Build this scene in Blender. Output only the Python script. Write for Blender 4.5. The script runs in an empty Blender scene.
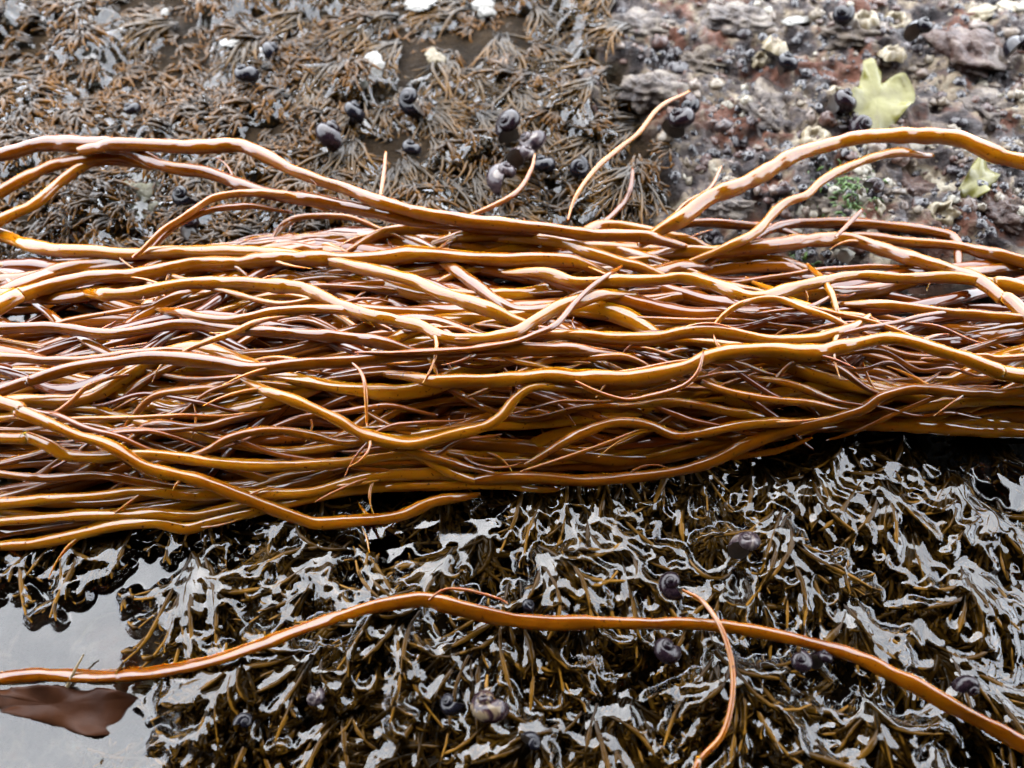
import bpy, math, random
import numpy as np
from mathutils import Vector, Matrix, Euler

random.seed(7)
RNG = np.random.default_rng(11)
SC = bpy.context.scene
COL = SC.collection

# ------------------------------------------------------------------ camera, sky, sun, exposure
PITCH = math.radians(60.0)
DIST = 0.33
LENS = 27.5
FPX = LENS / 36.0 * 1024.0
CAM = np.array([0.0, -DIST * math.cos(PITCH), DIST * math.sin(PITCH)])
FWD = np.array([0.0, math.cos(PITCH), -math.sin(PITCH)])
UPV = np.array([0.0, math.sin(PITCH), math.cos(PITCH)])

cd = bpy.data.cameras.new('camera')
cam = bpy.data.objects.new('camera', cd)
COL.objects.link(cam)
cam.location = CAM
cam.rotation_euler = (math.pi / 2 - PITCH, 0, 0)
cd.lens = LENS
cd.sensor_width = 36.0
cd.clip_start = 0.005
cd.clip_end = 500.0
cd.dof.use_dof = True
cd.dof.focus_distance = 0.305
cd.dof.aperture_fstop = 7.5
SC.camera = cam

W = bpy.data.worlds.new('World')
SC.world = W
W.use_nodes = True
wn = W.node_tree
bg = wn.nodes['Background']
sky = wn.nodes.new('ShaderNodeTexSky')
sky.sky_type = 'NISHITA'
sky.sun_disc = False
SUN_EL, SUN_AZ = math.radians(58), math.radians(-20)      # azimuth from +Y, towards +X
sky.sun_elevation = SUN_EL
sky.sun_rotation = SUN_AZ
sky.air_density = 1.0
sky.dust_density = 6.0
sky.ozone_density = 1.0
hs = wn.nodes.new('ShaderNodeHueSaturation')
hs.inputs['Saturation'].default_value = 0.28
wn.links.new(sky.outputs[0], hs.inputs['Color'])
cl = wn.nodes.new('ShaderNodeMix'); cl.data_type = 'RGBA'       # even cloud cover over the clear sky
cl.inputs[0].default_value = 0.85
cl.inputs[7].default_value = (12.2, 12.8, 13.9, 1)
wn.links.new(hs.outputs[0], cl.inputs[6])
wn.links.new(cl.outputs[2], bg.inputs['Color'])
bg.inputs['Strength'].default_value = 0.15

sl = bpy.data.lights.new('sun', 'SUN')
sl.energy = 0.5
sl.angle = math.radians(90)
sl.color = (1.0, 0.96, 0.9)
sun = bpy.data.objects.new('sun', sl)
COL.objects.link(sun)
sun.location = (0, 1, 3)
sd = Vector((math.sin(SUN_AZ) * math.cos(SUN_EL), math.cos(SUN_AZ) * math.cos(SUN_EL), math.sin(SUN_EL)))
sun.rotation_euler = sd.to_track_quat('Z', 'Y').to_euler()

vs = SC.view_settings
vs.view_transform = 'Standard'
vs.look = 'None'
vs.gamma = 1.0
vs.use_curve_mapping = False
vs.exposure = 2.5
SC.cycles.max_bounces = 5
SC.cycles.diffuse_bounces = 2
SC.cycles.glossy_bounces = 3
SC.cycles.transparent_max_bounces = 12
SC.cycles.caustics_reflective = False
SC.cycles.caustics_refractive = False

# ------------------------------------------------------------------ small maths helpers
def ray(px, py):
    px = np.asarray(px, float); py = np.asarray(py, float)
    d = FWD[None] + np.array([1.0, 0, 0])[None] * ((px.ravel() - 512) / FPX)[:, None] + UPV[None] * ((384 - py.ravel()) / FPX)[:, None]
    return d

def at(px, py, z=0.0):
    """a point of the photograph, put down on the level z"""
    d = ray(px, py)
    z = np.broadcast_to(np.asarray(z, float).ravel(), (len(d),))
    k = (z - CAM[2]) / d[:, 2]
    return CAM[None] + d * k[:, None]

def at1(px, py, z=0.0):
    return at([px], [py], [z])[0]

def to_px(x, y, z=0.0):
    v = np.stack([np.asarray(x, float) - CAM[0], np.asarray(y, float) - CAM[1], np.broadcast_to(np.asarray(z, float), np.shape(x)) - CAM[2]], -1)
    dep = np.maximum(v @ FWD, 1e-4)
    return 512 + FPX * v[..., 0] / dep, 384 - FPX * (v @ UPV) / dep

def mm_px(p):
    return float((np.asarray(p) - CAM) @ FWD) / FPX      # metres for one pixel at p

def smooth(e0, e1, x):
    t = np.clip((np.asarray(x, float) - e0) / (e1 - e0), 0, 1)
    return t * t * (3 - 2 * t)

def _hash(i, j, s):
    n = (i * 374761393 + j * 668265263 + s * 974711) & 0x7fffffff
    n = ((n ^ (n >> 13)) * 1274126177) & 0x7fffffff
    n = (n ^ (n >> 16)) & 0xffff
    return n / 65535.0

def noise2(x, y, s=0):
    x = np.asarray(x, float); y = np.asarray(y, float)
    i = np.floor(x).astype(np.int64); j = np.floor(y).astype(np.int64)
    u = x - i; v = y - j
    u = u * u * u * (u * (u * 6 - 15) + 10); v = v * v * v * (v * (v * 6 - 15) + 10)
    a = _hash(i, j, s); b = _hash(i + 1, j, s); c = _hash(i, j + 1, s); d = _hash(i + 1, j + 1, s)
    return (a * (1 - u) + b * u) * (1 - v) + (c * (1 - u) + d * u) * v

def fbm(x, y, s=0, o=4):
    r = 0; a = 0.5; t = 0
    for k in range(o):
        r = r + a * noise2(x * 2 ** k, y * 2 ** k, s + 17 * k); t += a; a *= 0.5
    return r / t

def catmull(P, step):
    P = np.asarray(P, float)
    Q = np.vstack([2 * P[0] - P[1], P, 2 * P[-1] - P[-2]])
    out = []
    for i in range(1, len(Q) - 2):
        p0, p1, p2, p3 = Q[i - 1], Q[i], Q[i + 1], Q[i + 2]
        n = max(2, int(np.linalg.norm((p2 - p1)[:3]) / step))
        t = (np.arange(n) / n)[:, None]
        out.append(0.5 * ((2 * p1) + (-p0 + p2) * t + (2 * p0 - 5 * p1 + 4 * p2 - p3) * t ** 2 + (-p0 + 3 * p1 - 3 * p2 + p3) * t ** 3))
    out.append(P[-1:])
    return np.vstack(out)

# ------------------------------------------------------------------ mesh helpers
def mesh_np(name, V, F, smooth_shade=True, attrs=None):
    """V (n,3); F list of (m,k) integer arrays with k corners each"""
    if isinstance(F, np.ndarray): F = [F]
    me = bpy.data.meshes.new(name)
    me.vertices.add(len(V)); me.vertices.foreach_set('co', np.asarray(V, np.float32).ravel())
    lv = np.concatenate([f.ravel() for f in F]).astype(np.int32)
    tot = np.concatenate([np.full(len(f), f.shape[1]) for f in F]).astype(np.int32)
    st = np.concatenate([[0], np.cumsum(tot)[:-1]]).astype(np.int32)
    me.loops.add(len(lv)); me.loops.foreach_set('vertex_index', lv)
    me.polygons.add(len(tot)); me.polygons.foreach_set('loop_start', st)
    me.update(calc_edges=True)
    if smooth_shade:
        me.polygons.foreach_set('use_smooth', np.ones(len(tot), bool))
    for k, a in (attrs or {}).items():
        at_ = me.attributes.new(k, 'FLOAT', 'POINT')
        at_.data.foreach_set('value', np.asarray(a, np.float32))
    return me

def obj(name, me, mat=None, parent=None, label=None, cat=None, group=None, kind=None, loc=None):
    o = bpy.data.objects.new(name, me)
    COL.objects.link(o)
    if mat is not None and me is not None:
        if len(me.materials) == 0: me.materials.append(mat)
        elif me.materials[0] != mat:
            o.material_slots[0].link = 'OBJECT'; o.material_slots[0].material = mat
    if parent is not None: o.parent = parent
    if loc is not None: o.location = loc
    if label: o['label'] = label
    if cat: o['category'] = cat
    if group: o['group'] = group
    if kind: o['kind'] = kind
    return o

def grid_faces(nr, nc, wrap=False):
    r = np.arange(nr - 1)[:, None]
    c = np.arange(nc if wrap else nc - 1)[None]
    c2 = (c + 1) % nc
    a = r * nc + c; b = r * nc + c2; d = (r + 1) * nc + c; e = (r + 1) * nc + c2
    return np.stack([a, b, e, d], -1).reshape(-1, 4)

def tube(path, rad, sides=10, wf=1.0, hf=1.0, lump=0.0, seed=0, roll=None, lobes=0.0):
    """one swept tube with rounded ends; returns V, F list, t"""
    path = np.asarray(path, float); n = len(path)
    T = np.gradient(path, axis=0); T /= np.linalg.norm(T, axis=1)[:, None] + 1e-12
    up = np.array([0, 0, 1.0])
    S = np.cross(T, up[None]); ln = np.linalg.norm(S, axis=1)
    bad = ln < 0.15
    S[bad] = np.cross(T[bad], np.array([0, 1.0, 0.0])[None]); S /= np.linalg.norm(S, axis=1)[:, None]
    N = np.cross(S, T)
    th = np.linspace(0, 2 * math.pi, sides, endpoint=False)[None]
    s = np.concatenate([[0], np.cumsum(np.linalg.norm(np.diff(path, axis=0), axis=1))])
    if roll is None: roll = np.zeros(n)
    mod = np.ones((n, sides))
    if lump > 0:
        q = s[:, None] / 0.006
        mod = 1 + lump * (noise2(q + seed * 3.1, th * 0 + seed, seed) - 0.5) * 2
        mod = mod + lump * 1.3 * (noise2(s[:, None] / 0.009 + seed, np.cos(th) * 1.5 + seed * 1.7, seed + 5) - 0.5)
    if lobes > 0:
        ph = (noise2(s / 0.035 + seed, s * 0 + seed, seed + 3) - 0.5)[:, None] * 5
        amp = lobes * noise2(s / 0.03 + 9, s * 0 + seed, seed + 8)[:, None]
        mod = mod + amp * np.cos(3 * th + ph) + 0.6 * amp * np.cos(5 * th - 1.7 * ph + 1)
    c = np.cos(th) * wf * mod; d = np.sin(th) * hf * mod
    cr, sr = np.cos(roll)[:, None], np.sin(roll)[:, None]
    c2 = c * cr - d * sr; d2 = c * sr + d * cr
    V = path[:, None] + (S[:, None] * c2[..., None] + N[:, None] * d2[..., None]) * np.asarray(rad)[:, None, None]
    V = V.reshape(-1, 3)
    F = grid_faces(n, sides, True)[:, ::-1]
    V = np.vstack([V, path[:1], path[-1:]])
    k = np.arange(sides); a = n * sides; b = a + 1
    cap0 = np.stack([np.full(sides, a), k, (k + 1) % sides], -1)[:, ::-1]
    m = (n - 1) * sides
    cap1 = np.stack([np.full(sides, b), m + (k + 1) % sides, m + k], -1)[:, ::-1]
    return V, [F, np.vstack([cap0, cap1])]

def tubes_batch(P, R, sides=5):
    """P (n, rings, 3), R (n, rings): many small tapered tubes at once"""
    n, m, _ = P.shape
    T = np.gradient(P, axis=1); T /= np.linalg.norm(T, axis=2)[..., None] + 1e-12
    ref = np.where(np.abs(T[..., 2:3]) > 0.9, np.array([1.0, 0, 0]), np.array([0, 0, 1.0]))
    S = np.cross(T, ref); S /= np.linalg.norm(S, axis=2)[..., None] + 1e-12
    N = np.cross(S, T)
    th = np.linspace(0, 2 * math.pi, sides, endpoint=False)
    V = P[:, :, None] + (S[:, :, None] * np.cos(th)[None, None, :, None] + N[:, :, None] * np.sin(th)[None, None, :, None]) * R[:, :, None, None]
    F = grid_faces(m, sides, True)[:, ::-1]
    F = (F[None] + (np.arange(n) * m * sides)[:, None, None]).reshape(-1, 4)
    tip = np.broadcast_to(np.linspace(0, 1, m)[None, :, None], (n, m, sides)).ravel()
    return V.reshape(-1, 3), F, tip

# ------------------------------------------------------------------ materials
def new_mat(name):
    m = bpy.data.materials.new(name); m.use_nodes = True
    nt = m.node_tree
    return m, nt, nt.nodes['Principled BSDF']

def nd(nt, t, **kw):
    n = nt.nodes.new(t)
    for k, v in kw.items():
        if k in n.inputs: n.inputs[k].default_value = v
        else: setattr(n, k, v)
    return n

def ramp(nt, stops, src):
    r = nt.nodes.new('ShaderNodeValToRGB')
    e = r.color_ramp.elements
    while len(e) > 1: e.remove(e[-1])
    e[0].position = stops[0][0]; e[0].color = (*stops[0][1], 1)
    for p, c in stops[1:]:
        x = e.new(p); x.color = (*c, 1)
    nt.links.new(src, r.inputs[0])
    return r

def noise_node(nt, scale, detail=4, rough=0.55, coord=None, dist=0.0):
    n = nd(nt, 'ShaderNodeTexNoise', Scale=scale, Detail=detail, Roughness=rough, Distortion=dist)
    if coord is not None: nt.links.new(coord, n.inputs['Vector'])
    return n

def bump(nt, b, src, strength, dist):
    n = nd(nt, 'ShaderNodeBump', Strength=strength, Distance=dist)
    nt.links.new(src, n.inputs['Height'])
    nt.links.new(n.outputs[0], b.inputs['Normal'])
    return n

def mat_strand(name, c0, c1, c2, rough=0.3):
    m, nt, b = new_mat(name)
    tc = nt.nodes.new('ShaderNodeTexCoord'); oi = nt.nodes.new('ShaderNodeObjectInfo')
    n = noise_node(nt, 45, 4, 0.6, tc.outputs['Object'])
    add = nd(nt, 'ShaderNodeMath', operation='ADD'); nt.links.new(n.outputs[0], add.inputs[0])
    mu = nd(nt, 'ShaderNodeMath', operation='MULTIPLY_ADD'); nt.links.new(oi.outputs['Random'], mu.inputs[0]); mu.inputs[1].default_value = 0.7; mu.inputs[2].default_value = -0.35
    nt.links.new(mu.outputs[0], add.inputs[1])
    r = ramp(nt, [(0.2, c0), (0.5, c1), (0.8, c2)], add.outputs[0])
    sp = noise_node(nt, 620, 2, 0.5, tc.outputs['Object'])
    sr = ramp(nt, [(0.66, (0, 0, 0)), (0.72, (1, 1, 1))], sp.outputs[0])
    mxs = nd(nt, 'ShaderNodeMix', data_type='RGBA'); nt.links.new(sr.outputs[0], mxs.inputs[0])
    nt.links.new(r.outputs[0], mxs.inputs[6]); mxs.inputs[7].default_value = (c0[0] * 0.5, c0[1] * 0.5, c0[2], 1)
    nt.links.new(mxs.outputs[2], b.inputs['Base Color'])
    b.inputs['Roughness'].default_value = rough
    b.inputs['IOR'].default_value = 1.5
    b.inputs['Subsurface Weight'].default_value = 1.0 if 'amber' in name else 0.0
    b.inputs['Subsurface Radius'].default_value = (1.0, 0.5, 0.12)
    b.inputs['Subsurface Scale'].default_value = 0.003
    b.inputs['Coat Weight'].default_value = 1.0
    b.inputs['Coat Roughness'].default_value = 0.025
    b.inputs['Coat IOR'].default_value = 1.57
    b.inputs['Specular IOR Level'].default_value = 0.0
    n2 = noise_node(nt, 420, 3, 0.6, tc.outputs['Object'])
    n3 = noise_node(nt, 130, 3, 0.6, tc.outputs['Object'])
    ad2 = nd(nt, 'ShaderNodeMath', operation='MULTIPLY_ADD'); nt.links.new(n3.outputs[0], ad2.inputs[0]); ad2.inputs[1].default_value = 4.0; nt.links.new(n2.outputs[0], ad2.inputs[2])
    bump(nt, b, ad2.outputs[0], 0.06, 0.001)
    return m

M = {}
M['amber'] = mat_strand('amber_strand', (0.082, 0.0195, 0.0008), (0.14, 0.042, 0.0012), (0.19, 0.068, 0.002))
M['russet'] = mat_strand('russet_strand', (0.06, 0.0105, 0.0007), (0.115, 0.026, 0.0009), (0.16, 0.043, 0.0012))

def mat_turf(name, base, mid, tip, rough=0.12, scale=60, spec=0.5):
    m, nt, b = new_mat(name)
    tc = nt.nodes.new('ShaderNodeTexCoord')
    a = nd(nt, 'ShaderNodeAttribute', attribute_name='tip')
    n = noise_node(nt, scale, 3, 0.6, tc.outputs['Object'])
    mm = nd(nt, 'ShaderNodeMath', operation='MULTIPLY_ADD'); nt.links.new(n.outputs[0], mm.inputs[0]); mm.inputs[1].default_value = 1.2; mm.inputs[2].default_value = -0.6
    ad = nd(nt, 'ShaderNodeMath', operation='ADD'); nt.links.new(a.outputs['Fac'], ad.inputs[0]); nt.links.new(mm.outputs[0], ad.inputs[1])
    r = ramp(nt, [(0.05, base), (0.5, mid), (1.0, tip)], ad.outputs[0])
    nt.links.new(r.outputs[0], b.inputs['Base Color'])
    b.inputs['Roughness'].default_value = rough
    b.inputs['IOR'].default_value = 1.45
    b.inputs['Specular IOR Level'].default_value = spec
    n2 = noise_node(nt, 700, 2, 0.6, tc.outputs['Object'])
    bump(nt, b, n2.outputs[0], 0.25, 0.0008)
    return m

M['turf_up'] = mat_turf('brown_turf', (0.007, 0.004, 0.0012), (0.03, 0.014, 0.0022), (0.115, 0.047, 0.005), 0.06, 60, 0.24)
M['turf_fan'] = mat_turf('olive_brown_tuft', (0.007, 0.004, 0.0012), (0.027, 0.0145, 0.0022), (0.1, 0.045, 0.005), 0.06, 60, 0.24)
M['turf_low'] = mat_turf('dark_olive_tuft', (0.012, 0.0058, 0.001), (0.042, 0.0195, 0.0024), (0.15, 0.07, 0.008), 0.1, 60, 0.12)
M['moss'] = mat_turf('green_turf', (0.02, 0.04, 0.008), (0.04, 0.09, 0.012), (0.08, 0.15, 0.02), 0.3)

def mat_rock():
    m, nt, b = new_mat('wet_rock')
    tc = nt.nodes.new('ShaderNodeTexCoord')
    O = tc.outputs['Object']
    n1 = noise_node(nt, 55, 6, 0.65, O, 0.4)
    pale = ramp(nt, [(0.37, (0.006, 0.004, 0.005)), (0.45, (0.024, 0.017, 0.017)), (0.51, (0.062, 0.047, 0.038)), (0.58, (0.13, 0.1, 0.065)), (0.68, (0.25, 0.23, 0.18))], n1.outputs[0])
    n2 = noise_node(nt, 28, 4, 0.6, O)
    f2 = ramp(nt, [(0.53, (0, 0, 0)), (0.6, (1, 1, 1))], n2.outputs[0])
    mx = nd(nt, 'ShaderNodeMix', data_type='RGBA'); nt.links.new(f2.outputs[0], mx.inputs[0])
    nt.links.new(pale.outputs[0], mx.inputs[6]); mx.inputs[7].default_value = (0.06, 0.019, 0.008, 1)
    n3 = noise_node(nt, 70, 5, 0.6, O)
    dark = ramp(nt, [(0.3, (0.005, 0.0035, 0.002)), (0.6, (0.016, 0.01, 0.005)), (0.8, (0.035, 0.022, 0.01))], n3.outputs[0])
    a = nd(nt, 'ShaderNodeAttribute', attribute_name='pale')
    m2 = nd(nt, 'ShaderNodeMix', data_type='RGBA'); nt.links.new(a.outputs['Fac'], m2.inputs[0])
    nt.links.new(dark.outputs[0], m2.inputs[6]); nt.links.new(mx.outputs[2], m2.inputs[7])
    nt.links.new(m2.outputs[2], b.inputs['Base Color'])
    rr = nd(nt, 'ShaderNodeMapRange'); nt.links.new(n2.outputs[0], rr.inputs[0]); rr.inputs[1].default_value = 0.35; rr.inputs[2].default_value = 0.65; rr.inputs[3].default_value = 0.15; rr.inputs[4].default_value = 0.5
    nt.links.new(rr.outputs[0], b.inputs['Roughness'])
    wet = nd(nt, 'ShaderNodeAttribute', attribute_name='drowned')
    sp = nd(nt, 'ShaderNodeMath', operation='MULTIPLY_ADD'); nt.links.new(wet.outputs['Fac'], sp.inputs[0]); sp.inputs[1].default_value = -0.22; sp.inputs[2].default_value = 0.22
    nt.links.new(sp.outputs[0], b.inputs['Specular IOR Level'])
    n4 = noise_node(nt, 330, 5, 0.65, O)
    bump(nt, b, n4.outputs[0], 0.8, 0.003)
    return m
M['rock'] = mat_rock()

def mat_mottle(name, stops, scale, rough, bs=0.4, bd=0.001, bscale=400, dist=0.3, coat=0.0):
    m, nt, b = new_mat(name)
    tc = nt.nodes.new('ShaderNodeTexCoord')
    n = noise_node(nt, scale, 5, 0.6, tc.outputs['Object'], dist)
    r = ramp(nt, stops, n.outputs[0]); nt.links.new(r.outputs[0], b.inputs['Base Color'])
    b.inputs['Roughness'].default_value = rough
    if 'shell_' in name: b.inputs['Specular IOR Level'].default_value = 0.27; b.inputs['Roughness'].default_value = 0.04
    if 'stone' in name: b.inputs['Specular IOR Level'].default_value = 0.22
    b.inputs['Coat Weight'].default_value = coat; b.inputs['Coat Roughness'].default_value = 0.05
    n2 = noise_node(nt, bscale, 4, 0.6, tc.outputs['Object'])
    bump(nt, b, n2.outputs[0], bs, bd)
    return m
M['sky_blocker'] = mat_mottle('sky_blocker_dark', [(0.3, (0.012, 0.011, 0.01)), (0.7, (0.035, 0.03, 0.026))], 3, 0.8, 0.5, 0.02, 12)  # dark surface of the added overhang that blocks the sky in reflections
M['shell_black'] = mat_mottle('shell_black', [(0.3, (0.003, 0.003, 0.005)), (0.6, (0.005, 0.0045, 0.007)), (0.8, (0.012, 0.011, 0.013))], 3.2, 0.16, 0.06, 0.03, 9, 1.0, 0)
M['shell_purple'] = mat_mottle('shell_purple', [(0.3, (0.004, 0.002, 0.004)), (0.55, (0.009, 0.005, 0.007)), (0.75, (0.026, 0.017, 0.018))], 3.5, 0.2, 0.06, 0.03, 9, 1.0, 0)
M['shell_worn'] = mat_mottle('shell_worn', [(0.38, (0.012, 0.008, 0.011)), (0.5, (0.04, 0.028, 0.03)), (0.6, (0.14, 0.12, 0.105))], 2.2, 0.25, 0.06, 0.03, 9, 1.0, 0)
M['shell_stripe'] = mat_mottle('shell_stripe', [(0.44, (0.012, 0.006, 0.008)), (0.5, (0.03, 0.015, 0.016)), (0.54, (0.09, 0.066, 0.04)), (0.7, (0.12, 0.09, 0.055))], 2.6, 0.18, 0.06, 0.03, 9, 1.0, 0)
M['operculum'] = mat_mottle('operculum', [(0.3, (0.008, 0.006, 0.005)), (0.7, (0.03, 0.022, 0.016))], 4, 0.3, 0.06, 0.03, 9, 1.0, 0)
M['barnacle'] = mat_mottle('barnacle', [(0.3, (0.07, 0.05, 0.025)), (0.5, (0.14, 0.11, 0.06)), (0.75, (0.2, 0.18, 0.13))], 2.5, 0.4, 0.06, 0.03, 9, 1.0, 0)
M['barnacle_dark'] = mat_mottle('barnacle_dark', [(0.3, (0.006, 0.006, 0.008)), (0.55, (0.016, 0.014, 0.017)), (0.75, (0.05, 0.045, 0.045))], 200, 0.2, 0.5, 0.0008, 500)
M['chip'] = mat_mottle('white_shell', [(0.3, (0.1, 0.095, 0.08)), (0.7, (0.2, 0.195, 0.18))], 150, 0.35)
M['chip_cream'] = mat_mottle('cream_shell', [(0.3, (0.09, 0.066, 0.03)), (0.7, (0.16, 0.135, 0.08))], 150, 0.35)
M['stone_tan'] = mat_mottle('stone_tan', [(0.3, (0.02, 0.014, 0.011)), (0.48, (0.055, 0.04, 0.028)), (0.72, (0.11, 0.09, 0.065))], 110, 0.35, 0.8, 0.002, 420)
M['stone_rust'] = mat_mottle('stone_rust', [(0.35, (0.02, 0.008, 0.006)), (0.5, (0.04, 0.02, 0.014)), (0.68, (0.09, 0.066, 0.05))], 90, 0.3, 0.8, 0.002, 420)
M['stone_grey'] = mat_mottle('stone_grey', [(0.35, (0.014, 0.01, 0.01)), (0.5, (0.055, 0.042, 0.034)), (0.7, (0.14, 0.118, 0.092))], 100, 0.3, 0.8, 0.002, 420)
M['stone_cream'] = mat_mottle('stone_cream', [(0.35, (0.035, 0.03, 0.015)), (0.52, (0.09, 0.085, 0.055)), (0.7, (0.16, 0.16, 0.13))], 100, 0.3, 0.8, 0.002, 420)

def mat_leaf():
    m, nt, b = new_mat('pale_green_leaf')
    tc = nt.nodes.new('ShaderNodeTexCoord')
    n = noise_node(nt, 90, 4, 0.6, tc.outputs['Object'])
    r = ramp(nt, [(0.3, (0.05, 0.042, 0.004)), (0.52, (0.085, 0.078, 0.012)), (0.72, (0.125, 0.12, 0.035))], n.outputs[0])
    nt.links.new(r.outputs[0], b.inputs['Base Color'])
    b.inputs['Roughness'].default_value = 0.35
    b.inputs['Specular IOR Level'].default_value = 0.3
    n2 = noise_node(nt, 300, 3, 0.6, tc.outputs['Object']); bump(nt, b, n2.outputs[0], 0.2, 0.001)
    return m
M['leaf'] = mat_leaf()

def mat_water():
    m, nt, b = new_mat('water')
    nt.nodes.remove(b)
    out = nt.nodes['Material Output']
    tr = nd(nt, 'ShaderNodeBsdfTransparent'); tr.inputs['Color'].default_value = (0.82, 0.83, 0.8, 1)
    gl = nd(nt, 'ShaderNodeBsdfGlossy'); gl.inputs['Roughness'].default_value = 0.015
    gl.inputs['Color'].default_value = (1, 1, 1, 1)
    fr = nd(nt, 'ShaderNodeFresnel', IOR=1.46)
    mx = nd(nt, 'ShaderNodeMixShader')
    nt.links.new(fr.outputs[0], mx.inputs[0]); nt.links.new(tr.outputs[0], mx.inputs[1]); nt.links.new(gl.outputs[0], mx.inputs[2])
    nt.links.new(mx.outputs[0], out.inputs['Surface'])
    return m
M['water'] = mat_water()

# ------------------------------------------------------------------ the rock sheet
WATER_Z = -0.004
def zone_pale(px, py):                      # bare barnacled rock, upper right
    w = 95 * (fbm(px / 45, py / 45, 3, 3) - 0.5) * 2
    return smooth(600, 665, px + w - 0.25 * (py - 100)) * (1 - smooth(235, 330, py + 0.3 * w))
def zone_pool(px, py):                      # low and wet, under and below the bundle
    return smooth(300, 470, py)
def rock_z(x, y):
    px, py = to_px(x, y, 0.0)
    px = np.clip(px, -900, 1900); py = np.clip(py, -400, 1300)
    pale = zone_pale(px, py); pool = zone_pool(px, py)
    h = -0.010 + 0.008 * (fbm(x / 0.05, y / 0.05, 1, 3) - 0.5) + 0.004 * (fbm(x / 0.012, y / 0.012, 2, 3) - 0.5)
    lum = np.abs(fbm(x / 0.024, y / 0.024, 4, 3) - 0.5) * 2
    lum2 = np.abs(fbm(x / 0.008, y / 0.008, 5, 2) - 0.5) * 2
    hp = -0.002 + 0.012 * (fbm(x / 0.04, y / 0.04, 6, 3) - 0.5) + 0.013 * (0.35 - lum) + 0.007 * (0.4 - lum2)
    z = h * (1 - pale) + hp * pale
    shallow = (1 - smooth(60, 260, px)) * smooth(560, 640, py)
    z = z * (1 - pool) + pool * (-0.030 + 0.010 * (fbm(x / 0.05, y / 0.05, 8, 3) - 0.5) + 0.018 * shallow)
    far = smooth(0.6, 3.0, np.hypot(x, y))
    z = z + far * 0.25 * (fbm(x / 1.1, y / 1.1, 31, 4) - 0.5)
    return z, np.maximum(pale, 0.6 * shallow)

def stretched(a, b, step, far, grow=1.12):
    core = np.arange(a, b, step)
    l = [a]; s = step
    while l[-1] > -far: s *= grow; l.append(l[-1] - s)
    r = [core[-1]]; s = step
    while r[-1] < far: s *= grow; r.append(r[-1] + s)
    return np.concatenate([np.array(l[1:])[::-1], core, np.array(r[1:])])
gx = stretched(-0.36, 0.38, 0.00125, 60.0); gy = stretched(-0.2, 0.4, 0.00125, 60.0)
X, Y = np.meshgrid(gx, gy)
Z, PA = rock_z(X, Y)
me = mesh_np('rock_ground', np.stack([X, Y, Z], -1).reshape(-1, 3), grid_faces(len(gy), len(gx)), True, {'pale': PA.ravel(), 'drowned': np.maximum(zone_pool(*[np.clip(q, -900, 1900) for q in to_px(X, Y, 0.0)]), 0.85 * (1 - PA)).ravel()})
obj('rock_ground', me, M['rock'], kind='structure')

def ground(x, y):
    return float(rock_z(np.array([x]), np.array([y]))[0][0])

# unseen dark overhang, added above and behind the camera so wet surfaces mirror black
def build_sky_blocker():
    prof = np.array([(-1.7, -0.3), (-1.6, 0.2), (-1.3, 0.42), (-0.8, 0.48), (-0.4, 0.5), (0.085, 0.515), (0.21, 0.56), (0.125, 0.68), (-0.4, 1.0), (-1.3, 1.6), (-2.6, 2.2), (-6, 2.6)])
    prof = catmull(np.c_[prof, np.zeros(len(prof))], 0.05)[:, :2]
    xs = np.concatenate([np.linspace(-5, -1.3, 30), np.linspace(-1.25, 1.25, 110), np.linspace(1.3, 5, 30)])
    V = []
    for x in xs:
        k1 = 1 - smooth(0.9, 1.6, abs(x)); k2 = 1 - smooth(0.29, 0.5, abs(x - 0.12))      # a broad edge with a nose in the middle, shaped for the reflections
        y = prof[:, 0].copy(); z = prof[:, 1].copy()
        y = np.where(y > -1.6, -1.6 + (y + 1.6) * (0.12 + 0.68 * k1 + 0.20 * k2), y)
        nz = fbm(np.full(len(y), x / 0.3), np.arange(len(y)) * 0.13, 40, 4) - 0.5
        V.append(np.c_[np.full(len(y), x), y + 0.06 * nz, z + 0.05 * nz])
    V = np.array(V)
    me = mesh_np('sky_blocker', V.reshape(-1, 3), grid_faces(len(xs), len(prof)), True)
    obj('sky_blocker', me, M['sky_blocker'], kind='structure')
build_sky_blocker()

# ------------------------------------------------------------------ seaweed tufts and turf
class Heap:
    """collects batches of small tubes for one mesh"""
    def __init__(s): s.V = []; s.F = []; s.T = []; s.n = 0; s.pts = []
    def add(s, P, R, sides=5):
        V, F, t = tubes_batch(P, R, sides)
        s.V.append(V); s.F.append(F + s.n); s.T.append(t); s.n += len(V)
        s.pts.append(np.concatenate([P, R[..., None]], -1).reshape(-1, 4))
    def mesh(s, name):
        return mesh_np(name, np.vstack(s.V), np.vstack(s.F), True, {'tip': np.concatenate(s.T)})

FILM = []           # the same for the wet turf behind the bundle
TOPS = []           # everything that can break the pool surface: x, y, z, radius

def frond_paths(base, dirs, length, rings, curl, lift, rng):
    """base (n,3), dirs (n,) heading angles, length (n,) -> arching paths"""
    n = len(base)
    u = np.linspace(0, 1, rings)[None]
    turn = rng.normal(0, curl, n)[:, None]
    ph = rng.uniform(0, 6.28, n)[:, None]
    ang = dirs[:, None] + turn * u + 0.25 * np.sin(u * 5 + ph)
    st = length[:, None] / (rings - 1)
    dz = lift[:, None] * (1 - 1.7 * u)
    x = base[:, :1] + np.cumsum(np.cos(ang) * st, 1) - np.cos(ang[:, :1]) * st
    y = base[:, 1:2] + np.cumsum(np.sin(ang) * st, 1) - np.sin(ang[:, :1]) * st
    z = base[:, 2:3] + np.cumsum(dz * st, 1) - dz[:, :1] * st
    return np.stack([x, y, z], -1), ang

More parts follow.
